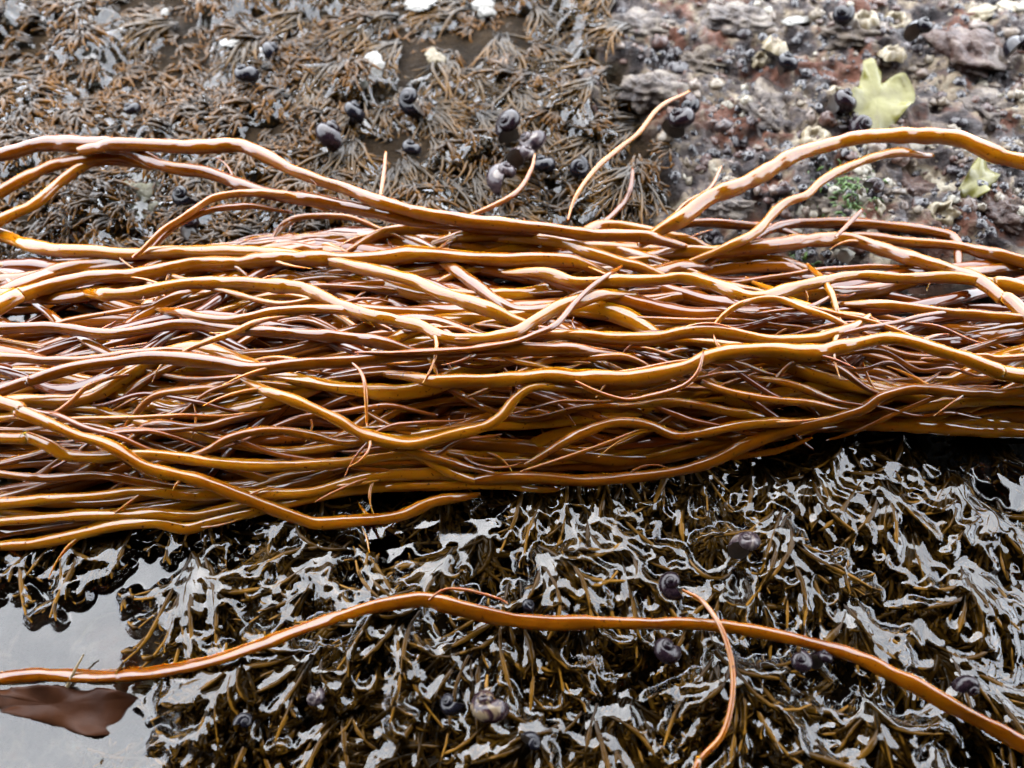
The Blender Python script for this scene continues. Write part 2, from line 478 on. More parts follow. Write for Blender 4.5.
def taper(n, rings, r, rng, tip=0.25):
    u = np.linspace(0, 1, rings)[None]
    prof = (0.75 + 0.45 * np.sin(np.pi * np.clip(u * 0.9 + 0.05, 0, 1))) * (1 - (1 - tip) * u ** 3)
    return prof * r[:, None] * (1 + 0.15 * rng.normal(0, 1, (n, rings)))

def tuft(heap, base, heading, spread, n, L, r, lift, curl, rng, side=3, sub=0.35, rings=7, tip=0.25):
    b = np.tile(base, (n, 1)) + rng.normal(0, L * 0.06, (n, 3)) * [1, 1, 0.3]
    dirs = heading + rng.normal(0, spread, n)
    ln = L * rng.uniform(0.55, 1.1, n)
    lf = lift * rng.uniform(0.2, 1.2, n)
    P, ang = frond_paths(b, dirs, ln, rings, curl, lf, rng)
    R = taper(n, rings, r * rng.uniform(0.7, 1.2, n), rng, tip)
    heap.add(P, R)
    if side:
        k = np.repeat(np.arange(n), side)
        ri = rng.integers(2, rings, len(k))
        b2 = P[k, ri]
        d2 = ang[k, ri] + rng.choice([-1, 1], len(k)) * rng.uniform(0.4, 0.9, len(k))
        P2, _ = frond_paths(b2, d2, ln[k] * sub * rng.uniform(0.5, 1.2, len(k)), 4, curl, lf[k] * rng.uniform(-0.4, 1.4, len(k)), rng)
        R2 = taper(len(k), 4, r * 0.75 * rng.uniform(0.6, 1.1, len(k)), rng, max(tip, 0.3))
        heap.add(P2, R2, 4)

# --- short curly turf, upper left: nobody could count it
def build_turf():
    rng = np.random.default_rng(5)
    h = Heap()
    n = 3000
    px = rng.uniform(-260, 720, n); py = rng.uniform(-190, 300, n)
    p = at(px, py, -0.006)
    zr, pale = rock_z(p[:, 0], p[:, 1])
    clump = fbm(p[:, 0] / 0.022, p[:, 1] / 0.022, 12, 2)
    p[:, 2] = zr - 0.001 + 0.034 * np.clip(clump - 0.42, 0, 1)
    dens = (1 - pale) * (1 - 0.72 * smooth(320, 390, px)) * (0.45 + 0.55 * smooth(0.26, 0.36, clump))
    keep = rng.uniform(0, 1, n) < dens
    p = p[keep]
    heading = -1.7 + 4.5 * (noise2(p[:, 0] / 0.03, p[:, 1] / 0.03, 14) - 0.5)
    n = len(p); rep = 8                                        # one sprig: a small spray of stems, each with side twigs
    k = np.repeat(np.arange(n), rep)
    L = rng.uniform(0.007, 0.017, len(k))
    P, ang = frond_paths(p[k] + rng.normal(0, 0.0014, (len(k), 3)) * [1, 1, 0.3], heading[k] + rng.normal(0, 0.5, len(k)), L, 6, 0.6, rng.uniform(0.3, 1.1, len(k)), rng)
    h.add(P, taper(len(k), 6, rng.uniform(0.0006, 0.0011, len(k)), rng, 0.45), 5)
    k2 = np.repeat(np.arange(len(k)), 2)
    ri = rng.integers(2, 6, len(k2))
    P2, _ = frond_paths(P[k2, ri], ang[k2, ri] + rng.choice([-1, 1], len(k2)) * rng.uniform(0.3, 0.9, len(k2)), L[k2] * 0.35, 4, 0.6, rng.uniform(-0.3, 1.1, len(k2)), rng)
    h.add(P2, taper(len(k2), 4, rng.uniform(0.0005, 0.0009, len(k2)), rng, 0.5), 4)
    FILM.append(np.vstack(h.pts))
    obj('turf_algae', h.mesh('turf_algae'), M['turf_up'], kind='stuff', label='short curly brown algae turf covering the rock behind the bundle', cat='algae')
build_turf()

def where(px, py):
    hx = 'left' if px < 340 else ('right' if px > 690 else 'middle')
    return hx

# --- fans of longer branches, upper middle
def build_fans():
    rng = np.random.default_rng(21)
    spots = []
    for r_ in range(9):
        for c in range(10):
            spots.append((325 + c * 34 + rng.uniform(-16, 16) + (r_ % 2) * 18, -45 + r_ * 31 + rng.uniform(-14, 14)))
    spots += [(20 + 45 * i + rng.uniform(-15, 15), 60 + rng.uniform(-70, 130)) for i in range(7)]
    for (x, y) in spots:
        if x > 640 and y < 110: continue
        p = at1(x, y, -0.004); p[2] = ground(p[0], p[1]) + 0.002
        h = Heap()
        hd = math.radians(-95 + 75 * (noise2(np.array([x / 90]), np.array([y / 90]), 22)[0] - 0.5) * 2)
        big = rng.uniform(0.75, 1.2)
        tuft(h, p, hd, 0.27, int(rng.integers(20, 30)), 0.032 * big, 0.0009, 0.5, 0.5, rng, 2, 0.35)
        FILM.append(np.vstack(h.pts))
        zone = 'near the top edge' if y < 70 else ('just above the bundle' if y > 140 else 'halfway to top edge')
        side = 'at left' if x < 340 else ('left of centre' if x < 470 else ('at the centre' if x < 570 else 'beside the bare rock'))
        obj('algae_tuft', h.mesh('algae_tuft'), M['turf_fan'], label=f"splayed brown algae tuft {['combed left', 'combed straight down', 'combed right'][0 if math.degrees(hd) < -112 else (2 if math.degrees(hd) > -78 else 1)]}, {zone}, {side}", cat='algae', group=f'brown tufts, {zone}, {side}')
build_fans()

# --- wet clumps in the pool
def build_pool_tufts():
    rng = np.random.default_rng(33)
    for r_ in range(9):
        for c in range(19):
            x = -130 + c * 70 + rng.uniform(-24, 24) + (r_ % 2) * 35
            y = 425 + r_ * 46 + rng.uniform(-16, 16)
            if x < 165 - 0.5 * max(0.0, 600 - y) + 12 * math.sin(y / 9.0) and y > 545: continue
            if x < 195 + 22 * math.sin(y / 11.0) and y > 635: continue
            if rng.uniform() < 0.10: continue
            zb = -0.010 + 0.014 * float(noise2(np.array([x / 60]), np.array([y / 60]), 34)[0])
            p = at1(x, y, zb)
            h = Heap()
            hd = math.radians(-92 + 0.055 * (x - 560)) + 0.9 * (float(noise2(np.array([x / 110]), np.array([y / 110]), 35)[0]) - 0.5) * 2
            L = 0.034 * rng.uniform(0.75, 1.25)
            tuft(h, p, hd, 0.36, int(rng.integers(26, 36)), L, 0.00098, 0.36, 0.9, rng, 8, 0.16, 8, 0.5)
            TOPS.append(np.vstack(h.pts))
            row = 'just below bundle' if y < 560 else ('beside single strand' if y < 690 else 'near bottom edge')
            side = ['far left', 'left', 'left of centre', 'right of centre', 'right', 'far right'][int(min(max(x, 0), 1023) // 171)]
            dg = math.degrees(hd) + 90
            lean = 'combed to the left' if dg < -14 else ('combed to the right' if dg > 14 else 'combed straight down')
            obj('algae_tuft', h.mesh('algae_tuft'), M['turf_low'], label=f'glossy olive algae tuft {lean}, in pool {row}, {side}', cat='algae', group=f'dark pool tufts {row}, {side}')
build_pool_tufts()

# ------------------------------------------------------------------ long strands
def ztop(py, px=512):
    tp = np.interp(px, [0, 300, 512, 760, 1024], [222, 205, 200, 215, 228]); bt = np.interp(px, [0, 300, 512, 760, 1024], [562, 528, 500, 474, 456])
    return 0.003 + 0.028 * math.sin(math.pi * min(max((py - tp) / (bt - tp), 0), 1)) ** 1.2

NSTR = [0]
def strand(pts, w, layer=0.0, name='seaweed_strand', label=None, group=None, mat='amber', z=None, sides=12, lobes=0.10, lump=0.11, taper0=None, taper1=None, dip=0.006, wob=0.0009, branchlets=0, wf=1.0, hf=1.02, parent=None, step=0.0015):
    """pts: pixel points (x, y[, z]); w: width in pixels; ends inside the picture taper and dive"""
    NSTR[0] += 1; sd = NSTR[0]
    rng = np.random.default_rng(1000 + sd)
    P = []
    for q in pts:
        zt = ztop(q[1], q[0])
        zz = zt + layer * 0.003 * (0.3 + 0.7 * min(zt / 0.03, 1)) if z is None else z + layer * 0.003
        if len(q) > 2: zz = q[2]
        P.append(at1(q[0], q[1], zz))
    P = np.array(P)
    wr = np.array([0.5 * w * mm_px(p) for p in P])
    in0 = pts[0][0] > 4; in1 = pts[-1][0] < 1020 and pts[-1][1] < 764
    ext = []
    if not in0:
        d = P[0] - P[1]; d /= np.linalg.norm(d); d[2] *= 0.2
        pre = [P[0] + d * k + np.array([0, rng.normal(0, 0.006), 0]) for k in (0.16, 0.08)]
        P = np.vstack([pre, P]); wr = np.concatenate([[wr[0]] * 2, wr])
    if not in1:
        d = P[-1] - P[-2]; d /= np.linalg.norm(d); d[2] *= 0.2
        post = [P[-1] + d * k + np.array([0, rng.normal(0, 0.006), 0]) for k in (0.08, 0.16)]
        P = np.vstack([P, post]); wr = np.concatenate([wr, [wr[-1]] * 2])
    C = catmull(np.c_[P, wr], step)
    path, rad = C[:, :3].copy(), C[:, 3].copy()
    s = np.concatenate([[0], np.cumsum(np.linalg.norm(np.diff(path, axis=0), axis=1))]); Lt = s[-1]
    path[:, 1] += wob * 2 * (fbm(s / 0.03, s * 0 + sd, 50, 2) - 0.5)
    path[:, 2] += 1.6 * wob * 2 * (fbm(s / 0.035 + 7, s * 0 + sd, 51, 2) - 0.5)
    rad = rad * (1 + 0.22 * (fbm(s / 0.04, s * 0 + sd, 52, 2) - 0.5) * 2)
    t0 = 0.022 if taper0 is None else taper0; t1 = 0.022 if taper1 is None else taper1
    if in0:
        u = np.clip(s / t0, 0, 1); rad *= 0.3 + 0.7 * np.sqrt(u); path[:, 2] -= dip * (1 - smooth(0, 1, u))
    if in1:
        u = np.clip((Lt - s) / t1, 0, 1); rad *= 0.3 + 0.7 * np.sqrt(u); path[:, 2] -= dip * (1 - smooth(0, 1, u))
    roll = 0.8 * (fbm(s / 0.05, s * 0 + sd, 53, 2) - 0.5) * 2
    V, F = tube(path, rad, sides, wf, hf, lump, sd, roll, lobes)
    org = path[len(path) // 2].copy()
    if parent is not None:
        o = obj(name, mesh_np(name, V - np.array(parent['_org']), F), M[mat], parent=parent)
    else:
        o = obj(name, mesh_np(name, V - org, F), M[mat], loc=org, label=label, cat='seaweed', group=group)
        o['_org'] = [float(v) for v in org]
    for k in range(branchlets * 2):
        i = rng.integers(int(len(path) * 0.1), int(len(path) * 0.9))
        p0 = path[i]
        px, py = to_px(p0[0], p0[1], p0[2])
        if not (-60 < px < 1090): continue
        tdir = path[min(i + 2, len(path) - 1)] - path[i]; a0 = math.atan2(tdir[1], tdir[0])
        a = a0 + random.choice([0, math.pi]) + random.choice([-1, 1]) * rng.uniform(0.25, 0.9)
        Lb = rng.uniform(0.006, 0.028)
        n = 12; u = np.linspace(0, 1, n)
        tv = rng.normal(0, 0.9)
        an = a + tv * u
        q = p0 + np.c_[np.cumsum(np.cos(an)), np.cumsum(np.sin(an)), np.cumsum(rng.uniform(-0.1, 0.55) - 0.7 * u)] * Lb / n
        q += p0 - q[0]
        V, F = tube(q, rng.uniform(0.0006, 0.0011) * (1 - 0.85 * u ** 1.5) * (1 + 0.1 * rng.normal(0, 1, n)), 7)
        obj('branchlet', mesh_np('branchlet', V - org, F), M[mat], parent=o)
    return o

TR = []      # traced strands: points, width, layer, label, extra
def T(pts, w, layer, label, **k): TR.append((pts, w, layer, label, k))

# upper edge
T([(0,155),(40,143),(73,144),(127,150),(167,167),(214,174),(250,187),(284,195),(342,204),(410,217),(480,224),(560,232)], 15, 1.0, 'broad strand arching over the turf at the upper left, its left end highest', z=0.02, branchlets=2)
T([(73,142),(134,146),(187,147),(234,145),(260,154),(294,170),(342,187),(375,200),(408,209),(448,217),(500,222),(560,229),(620,236),(690,238)], 14, 2.0, 'strand forming the topmost edge of the bundle left of centre', branchlets=2, z=0.022)
T([(0,192),(27,177),(53,164),(80,160),(117,155),(150,158)], 12, 0.5, 'upper of two short forks rising from the left edge to the top arch', z=0.016)
T([(0,220),(33,204),(60,182),(83,167),(114,158),(140,156)], 10, 0.2, 'lower of two short forks rising from the left edge to the top arch', z=0.015)
T([(127,250),(167,227),(187,214),(214,197),(247,192),(284,194),(330,202)], 8, 1.5, 'thin strand bowing up between the top arch and the pale left strand', z=0.021)
T([(134,249),(180,224),(214,210),(254,204),(290,203)], 6, 1.0, 'thinner companion just under the bowed strand at the upper left', z=0.019)
T([(260,250),(277,230),(300,219),(342,217),(390,222)], 6, 1.5, 'thin looping strand turning right at the upper left of the bundle')
T([(0,234),(27,245),(67,252),(130,254),(240,252),(300,256),(342,262),(394,276),(421,283),(445,294),(475,304),(508,314),(540,320)], 13, 2.5, 'pale shiny strand from the left edge that slants down to the centre', branchlets=2)
T([(0,306),(20,296),(50,286),(93,279),(140,274),(174,268),(200,263),(254,261),(342,259),(420,254),(480,258),(560,262),(620,268)], 15, 2.2, 'thick pale strand rising from the left edge under the top strands', branchlets=3)
T([(73,282),(100,294),(140,294),(180,285),(227,281),(260,283),(300,286),(320,293),(342,303),(368,314),(394,319),(421,326),(441,336),(465,339),(491,338),(515,333),(535,321),(558,309),(581,301),(608,291),(640,286)], 13, 2.6, 'long amber strand dipping in the centre like a shallow bowl', branchlets=3)
T([(147,299),(174,309),(207,318),(240,319),(274,313),(310,309),(342,311),(390,322)], 10, 2.0, 'strand with a short sag in the upper left of the bundle')
T([(0,328),(60,328),(110,333),(150,328),(194,324),(230,330),(290,334),(342,338),(368,340),(400,346),(440,350)], 12, 1.2, 'level strand from the left edge above the main middle strand', branchlets=2)
T([(164,356),(187,346),(214,339),(234,331),(254,321),(274,314),(300,308)], 6, 2.8, 'thin strand climbing right between two thick strands at left', dip=0.004)
T([(0,390),(33,380),(73,368),(110,361),(150,356),(187,359),(227,365),(254,368),(290,365),(342,362),(380,358),(440,352),(508,350),(560,350),(620,346)], 13, 3.0, 'main middle strand rising from the left edge across half the photo', branchlets=3)
T([(0,358),(43,360),(87,359),(134,353),(174,350),(220,346)], 9, 1.4, 'level strand just above the main middle strand at the left edge')
T([(30,411),(50,410),(70,401),(87,386),(107,375),(124,371)], 6, 2.0, 'short thin hook below the main middle strand at left', dip=0.004)
T([(0,403),(23,415),(50,426),(77,436),(104,443),(127,456),(150,468),(187,476),(214,485),(240,496),(267,506),(300,518),(321,523),(360,522),(400,515),(440,498),(480,488)], 12, 3.2, 'long diagonal strand falling from the left edge to the lower edge', branchlets=2)
T([(0,438),(27,438),(50,446),(67,456),(100,458),(140,456),(180,458),(234,463),(287,465),(342,463),(408,455),(435,463),(455,473),(481,478),(511,476)], 11, 1.8, 'lower left strand crossing under the diagonal strand', branchlets=2)
T([(167,450),(207,446),(230,436),(254,430),(284,431),(314,438),(342,445),(374,443),(408,453),(450,462),(500,468)], 9, 2.4, 'strand with a low hump left of centre in the lower bundle')
T([(114,423),(127,410),(150,396),(187,391),(234,388),(267,383),(310,380)], 8, 0.6, 'shaded strand arching over a dark gap at left')
T([(117,440),(134,426),(150,421),(187,425),(214,423),(247,410),(277,400)], 8, 0.5, 'shaded wavy strand inside the dark gap at left')
T([(232,368),(247,378),(267,391),(294,400),(314,408),(341,421),(361,433),(388,441),(418,443),(451,436),(481,428),(501,416),(515,400),(531,390),(555,386),(590,382)], 11, 2.9, 'strand sagging in a deep curve left of centre then climbing', branchlets=2)
T([(0,501),(50,498),(100,495),(140,492),(187,495),(234,495),(300,492),(341,483),(381,476),(438,475),(490,472)], 11, 1.2, 'level strand in the lower left of the bundle', branchlets=2)
T([(0,547),(33,544),(73,537),(114,527),(154,524),(187,530),(214,522),(247,514),(280,505),(330,493),(401,486),(460,485),(520,480)], 12, 0.6, 'lowest strand of the bundle at the left edge above the pool', branchlets=2)
T([(0,522),(40,520),(90,516),(150,512),(200,512),(260,500),(310,494)], 10, 1.0, 'second lowest strand of the bundle at the left edge')
T([(0,473),(45,476),(95,474),(150,482),(200,488),(250,484)], 9, 0.6, 'short strand behind the diagonal strand at the lower left')
# centre
T([(354,351),(408,351),(465,349),(508,344),(531,338),(555,328),(575,304),(598,283),(625,261)], 6, 4.2, 'thin strand lying on top that bends steeply up right of centre', dip=0.002)
T([(381,366),(408,371),(435,380),(475,381),(515,378),(548,375),(575,376),(608,376),(642,375),(683,368),(709,356),(739,350),(769,348),(812,351),(842,345),(882,339),(916,345),(943,353),(969,361),(996,370),(1024,376)], 14, 3.0, 'long thick amber strand from the centre to the right edge', branchlets=4)
T([(575,380),(595,390),(625,398),(648,395),(675,388),(690,380),(699,368),(703,350)], 6, 4.4, 'thin strand hanging in a loop right of centre with upturned tip', dip=0.0)
T([(540,328),(581,334),(618,338),(655,338),(683,334),(715,334),(769,340),(816,338),(849,328),(872,313)], 13, 2.4, 'amber strand right of centre that ends in an upward curl', branchlets=3, dip=0.002)
T([(500,264),(548,274),(575,283),(608,281),(658,281),(682,279),(715,286),(742,296),(762,298),(789,289),(822,283),(856,278),(896,279),(949,278),(990,284),(1024,290)], 12, 2.6, 'amber strand waving across the upper right of the bundle', branchlets=3)
T([(525,456),(558,443),(588,433),(618,425),(648,426),(682,435),(732,426),(782,421),(829,411)], 10, 2.2, 'strand humped in the lower middle right of the bundle', branchlets=1)
T([(440,478),(525,478),(575,480),(625,478),(683,469),(715,460),(742,446),(776,433),(816,423),(842,416),(864,410),(882,398),(909,390),(943,390),(983,390),(1024,391)], 12, 2.0, 'strand edging the bundle bottom that climbs to the right edge', branchlets=2)
T([(717,458),(769,453),(795,445),(812,438)], 7, 1.6, 'short pointed spur under the bundle bottom right of centre', dip=0.0)
T([(341,490),(401,486),(438,485),(500,484),(560,482)], 9, 1.0, 'short strand on the bundle bottom left of centre')
T([(520,470),(560,458),(600,446),(640,430),(660,424)], 5, 3.4, 'thin strand slanting up across the lower centre', dip=0.002)
T([(709,326),(725,311),(749,301),(776,299),(809,311),(842,319),(880,326)], 7, 3.2, 'thin strand arching over right of centre like a small bridge')
T([(640,246),(700,252),(749,250),(799,244),(842,239),(882,249),(916,261),(949,271),(976,281),(1003,299),(1024,313)], 14, 2.4, 'thick strand diving down to the right edge', branchlets=2)
T([(782,350),(822,363),(862,380),(889,388)], 8, 2.2, 'short strand slanting down between two thick strands at right')
T([(836,293),(882,303),(929,311),(969,314),(1024,319)], 9, 1.8, 'strand at right edge below the diving strand', branchlets=1)
T([(820,338),(869,328),(909,319),(943,311),(963,306)], 6, 2.8, 'short thin strand crossing upward near the right edge', dip=0.002)
T([(929,350),(949,353),(983,356),(1024,356)], 10, 1.4, 'short level strand at the right edge')
T([(682,363),(702,376),(725,390),(755,396),(792,401),(822,403),(862,403)], 8, 2.4, 'strand sagging under the long thick strand at right')
T([(732,366),(776,380),(816,391),(856,396)], 7, 1.2, 'shaded strand slanting down at right')
T([(862,412),(900,410),(950,404),(1024,402)], 13, 0.8, 'wide strand running out at the right edge')
T([(820,424),(880,424),(950,428),(1024,432)], 13, -1.0, 'lowest dark strand of the bundle at the right edge')
T([(620,398),(690,404),(740,412),(800,414)], 9, 1.2, 'strand in the lower right interior of the bundle')
# upper right
T([(640,236),(660,226),(682,217),(709,197),(742,182),(776,164),(809,150),(842,140),(882,135),(922,135),(956,139),(989,152),(1024,163)], 15, 2.0, 'thick strand arching alone over the bare rock at upper right', z=0.022, branchlets=1)
T([(690,252),(725,245),(755,231),(782,204),(806,194),(822,180),(849,167),(882,155),(909,149),(940,144)], 9, 1.6, 'thinner strand forking off below the arch at upper right', z=0.02)
T([(640,232),(682,226),(732,226),(770,227),(820,232)], 9, 1.2, 'short strand on the top edge right of centre')
T([(700,262),(750,240),(786,224),(822,222),(866,224),(909,229),(943,235),(956,241),(966,260)], 10, 1.8, 'strand along the top right that bends down at its end', branchlets=1)
T([(836,237),(849,224),(862,210)], 8, 3.5, 'short stubby spike standing up on the top right strand', dip=0.0, z=0.017)
T([(820,231),(856,234),(896,239),(943,245),(983,254),(1024,264)], 11, 1.0, 'straight strand reaching the right edge below the arch')
T([(341,247),(368,237),(401,229),(441,227),(481,232),(528,239),(568,247),(588,254),(620,262),(680,272)], 12, 3.0, 'amber strand bowed over the top centre of the bundle', branchlets=2)
T([(420,236),(480,236),(528,235),(575,236),(601,229),(635,230),(683,239),(730,245)], 12, 2.6, 'strand along the top centre with a gentle hump', branchlets=2)
T([(568,240),(601,224),(622,204),(630,190),(632,174)], 6, 3.0, 'thin curved shoot rising from the top edge at centre', dip=-0.004)
T([(568,217),(575,197),(595,170),(618,150),(638,134),(658,110),(690,88)], 5.5, 2.0, 'long thin shoot reaching up onto the bare rock', z=0.014, dip=0.002)
T([(440,228),(491,205),(518,190),(531,170),(535,154)], 5, 2.0, 'thin shoot touching the snail cluster above the bundle', z=0.014, dip=0.0)
T([(378,205),(381,197),(384,175),(386,152)], 4.5, 1.0, 'short thin shoot upright above the bundle left of centre', z=0.012, dip=0.0)
T([(662,230),(683,205),(709,190),(722,165)], 4, 2.0, 'short thin shoot beside the foot of the arch', z=0.016, dip=0.0)
T([(347,356),(360,370),(365,390),(366,423)], 5, 4.2, 'thin strand hanging vertically across the middle', dip=0.002)
T([(186,388),(188,405),(184,430)], 4.5, 2.2, 'thin vertical strand over the dark gap at left')
T([(357,519),(366,535),(370,553)], 4, 1.0, 'tiny shoot hanging from the lower edge over the pool', dip=0.0)
T([(300,400),(306,415),(300,432)], 5, 1.5, 'short vertical strand in the dark left of centre')
T([(812,256),(824,280),(838,305),(850,325)], 7, 2.9, 'short strand crossing steeply at the upper right')
T([(870,352),(880,372),(886,384)], 6, 2.4, 'short steep strand at right')

for i, (pts, w, layer, label, k) in enumerate(TR):
    mat = 'amber'
    strand(pts, w, layer, label='amber ' + label if not label.startswith(('pale', 'amber', 'shaded')) else label, mat=mat, **k)

# the inner strands of the bundle: long, overlapping, hard to tell apart
def build_inner():
    rng = np.random.default_rng(77)
    xs = np.array([-5, 90, 190, 300, 410, 512, 620, 730, 830, 930, 1029], float)
    top = np.array([262, 262, 252, 236, 236, 238, 246, 252, 262, 268, 262], float)
    bot = np.array([535, 525, 508, 492, 476, 468, 464, 446, 424, 424, 424], float)
    for i in range(125):
        u0 = rng.uniform(0.0, 1.0)
        zf = rng.uniform(0.05, 1.0) ** 0.8
        pts = []
        ph = rng.uniform(0, 50)
        a, b = 0, len(xs)
        if rng.uniform() < 0.35: a = int(rng.integers(0, 5)); b = int(rng.integers(a + 4, len(xs) + 1))
        for k in range(a, b):
            u = u0 + 0.42 * (float(fbm(np.array([xs[k] / 260 + ph]), np.array([ph]), 60, 2)[0]) - 0.5) * 2
            if xs[k] > 760: u = u + 0.25 * (u - 0.2) * smooth(760, 1000, xs[k])
            u = min(max(u, 0.02), 0.98)
            y = top[k] + u * (bot[k] - top[k])
            zt = max(ztop(y, xs[k]) - 0.002, 0.003)
            pts.append((xs[k], y, 0.001 + (zt - 0.001) * zf))
        if xs[min(b, len(xs)) - 1] > 850 and u0 < 0.42 and rng.uniform() < 0.6:
            pts = pts[:max(4, len(pts) - 3)]
        if len(pts) < 4: continue
        ym = np.mean([q[1] for q in pts])
        zone = 'upper' if ym < 335 else ('middle' if ym < 405 else 'lower')
        wd = rng.uniform(5, 15)
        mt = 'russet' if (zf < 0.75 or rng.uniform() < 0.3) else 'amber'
        x0, x1 = pts[0][0], pts[-1][0]
        reach = 'running the full width' if x0 < 0 and x1 > 1020 else ('reaching the left edge' if x0 < 0 else ('reaching the right edge' if x1 > 1020 else 'with both ends buried'))
        lb = f"{'thick' if wd > 12.5 else ('thin' if wd < 8.5 else 'medium')} {'dark russet' if mt == 'russet' else 'amber'} strand {reach}, {'deep' if zf < 0.45 else 'half buried'} in the {zone} bundle"
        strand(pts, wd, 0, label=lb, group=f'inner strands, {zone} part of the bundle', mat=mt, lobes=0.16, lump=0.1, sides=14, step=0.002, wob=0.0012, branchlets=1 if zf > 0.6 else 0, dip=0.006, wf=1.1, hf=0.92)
build_inner()

# slender strands woven through the top of the bundle
def build_slender():
    rng = np.random.default_rng(78)
    spots = {}
    for i in range(46):
        x = rng.uniform(10, 960); v = rng.uniform(0.06, 0.94)
        bt = np.interp(x, [0, 300, 512, 760, 1024], [525, 490, 466, 440, 425]); tp = np.interp(x, [0, 300, 512, 760, 1024], [255, 235, 235, 248, 290])
        y = tp + v * (bt - tp)
        ln = rng.uniform(110, 260); sl = rng.normal(0, 0.20); bow = rng.normal(0, 16)
        n = 6; pts = []
        for k in range(n):
            u = k / (n - 1)
            yy = y + sl * ln * (u - 0.5) + bow * math.sin(math.pi * u) + rng.normal(0, 3)
            yy = min(max(yy, tp), bt)
            pts.append((min(max(x + ln * (u - 0.5), 6), 1018), yy))
        if any(pts[k + 1][0] - pts[k][0] < 5 for k in range(n - 1)): continue
        col = ['far left', 'left', 'left of centre', 'right of centre', 'right', 'far right'][int(min(max(x, 0), 1023) // 171)]
        row = 'upper' if v < 0.33 else ('middle' if v < 0.67 else 'lower')
        shape = ('bowed up' if bow < -8 else ('sagging' if bow > 8 else 'nearly straight')) + (', rising to the right' if sl < -0.1 else (', falling to the right' if sl > 0.1 else ', level'))
        strand(pts, rng.uniform(3.5, 7), rng.uniform(0.2, 2.4), label=f'slender amber strand in the {row} bundle, {col}, {shape}', group='slender strands woven through the bundle', mat='amber' if rng.uniform() < 0.6 else 'russet', dip=0.007, wob=0.0007, sides=9, step=0.002)
build_slender()

# single strand across the pool
s0 = strand([(0,678,-0.0035),(60,676,-0.003),(110,676,-0.001),(165,672,0.004),(215,660,0.008),(260,645,0.010),(300,630,0.011),(342,615,0.012),(375,606,0.012),(410,600,0.013),(430,600,0.0135),(460,608,0.013),(500,617,0.012),(550,622,0.010),(600,622,0.009),(650,623,0.009),(700,624,0.009),(750,630,0.009),(800,640,0.009),(850,655,0.008),(900,678,0.007),(950,705,0.006),(1000,730,0.004),(1040,752,0.003)], 13, 0, wf=1.1, hf=0.85, lobes=0.16, lump=0.13, label='single amber strand lying alone across the dark pool', branchlets=0, wob=0.0004)
strand([(428,601),(445,590),(470,590),(500,598),(508,603)], 4.5, 0, name='side_branch', z=0.0165, parent=s0, dip=0.001)
strand([(684,586),(705,600),(722,630),(732,665),(732,700),(722,735),(700,760),(690,785)], 6, 0, z=0.0165, label='thin curved strand crossing the single strand in the pool', dip=0.004, wob=0.0003)

# ------------------------------------------------------------------ water of the pool: level sheet with wet film climbing the tufts
def blur(A, s):
    r = int(3 * s) + 1
    k = np.exp(-0.5 * (np.arange(-r, r + 1) / s) ** 2); k /= k.sum()
    A = np.pad(A, r, mode='edge')
    A = np.apply_along_axis(lambda v: np.convolve(v, k, 'valid'), 0, A)
    return np.apply_along_axis(lambda v: np.convolve(v, k, 'valid'), 1, A)

def maxf(A, r):
    B = A.copy()
    for i in range(-r, r + 1):
        for j in range(-r, r + 1):
            if i * i + j * j <= r * r + 0.5: B = np.maximum(B, np.roll(np.roll(A, i, 0), j, 1))
    return B

def build_water(name, pts, x0, x1, y0, y1, level, cover, sig, amp, keep=None, st=0.0008):
    gx = np.arange(x0, x1, st); gy = np.arange(y0, y1, st)
    H = np.full((len(gy), len(gx)), -0.02)
    for dx in (-0.0005, 0, 0.0005):
        for dy in (-0.0005, 0, 0.0005):
            i = np.round((pts[:, 1] + dy - gy[0]) / st).astype(int); j = np.round((pts[:, 0] + dx - gx[0]) / st).astype(int)
            ok = (i >= 0) & (j >= 0) & (i < len(gy)) & (j < len(gx))
            np.maximum.at(H, (i[ok], j[ok]), pts[ok, 2] + pts[ok, 3] * 0.8)
    X, Y = np.meshgrid(gx, gy)
    lev = level + amp * (fbm(X / 0.02, Y / 0.026, 70, 3) - 0.5) * 2
    Hc = np.maximum(H, level - 0.003)
    G = blur(maxf(Hc, 1), sig) + cover
    k = 0.0007
    Wz = np.maximum(lev, G) + k * np.exp(-np.abs(lev - G) / k) * 0.6
    Wz = blur(Wz, 0.9)
    V = np.stack([X, Y, Wz], -1).reshape(-1, 3)
    F = grid_faces(len(gy), len(gx))
    if keep is not None:
        px, py = to_px(X, Y, 0.0); kk = keep(px, py).ravel()
        F = F[kk[F].all(1)]
        used = np.unique(F); mp = np.zeros(len(V), int); mp[used] = np.arange(len(used)); V = V[used]; F = mp[F]
    obj(name, mesh_np(name, V, F), M['water'], kind='structure')
build_water('pool_water', np.vstack(TOPS), -0.36, 0.36, -0.24, 0.05, WATER_Z, 0.0001, 0.9, 0.0012, None, 0.00075)
build_water('wet_film', np.vstack(FILM), -0.36, 0.2, 0.05, 0.36, -0.0125, -0.003, 2.0, 0.0014, lambda px, py: zone_pale(px, py) < 0.3, 0.001)

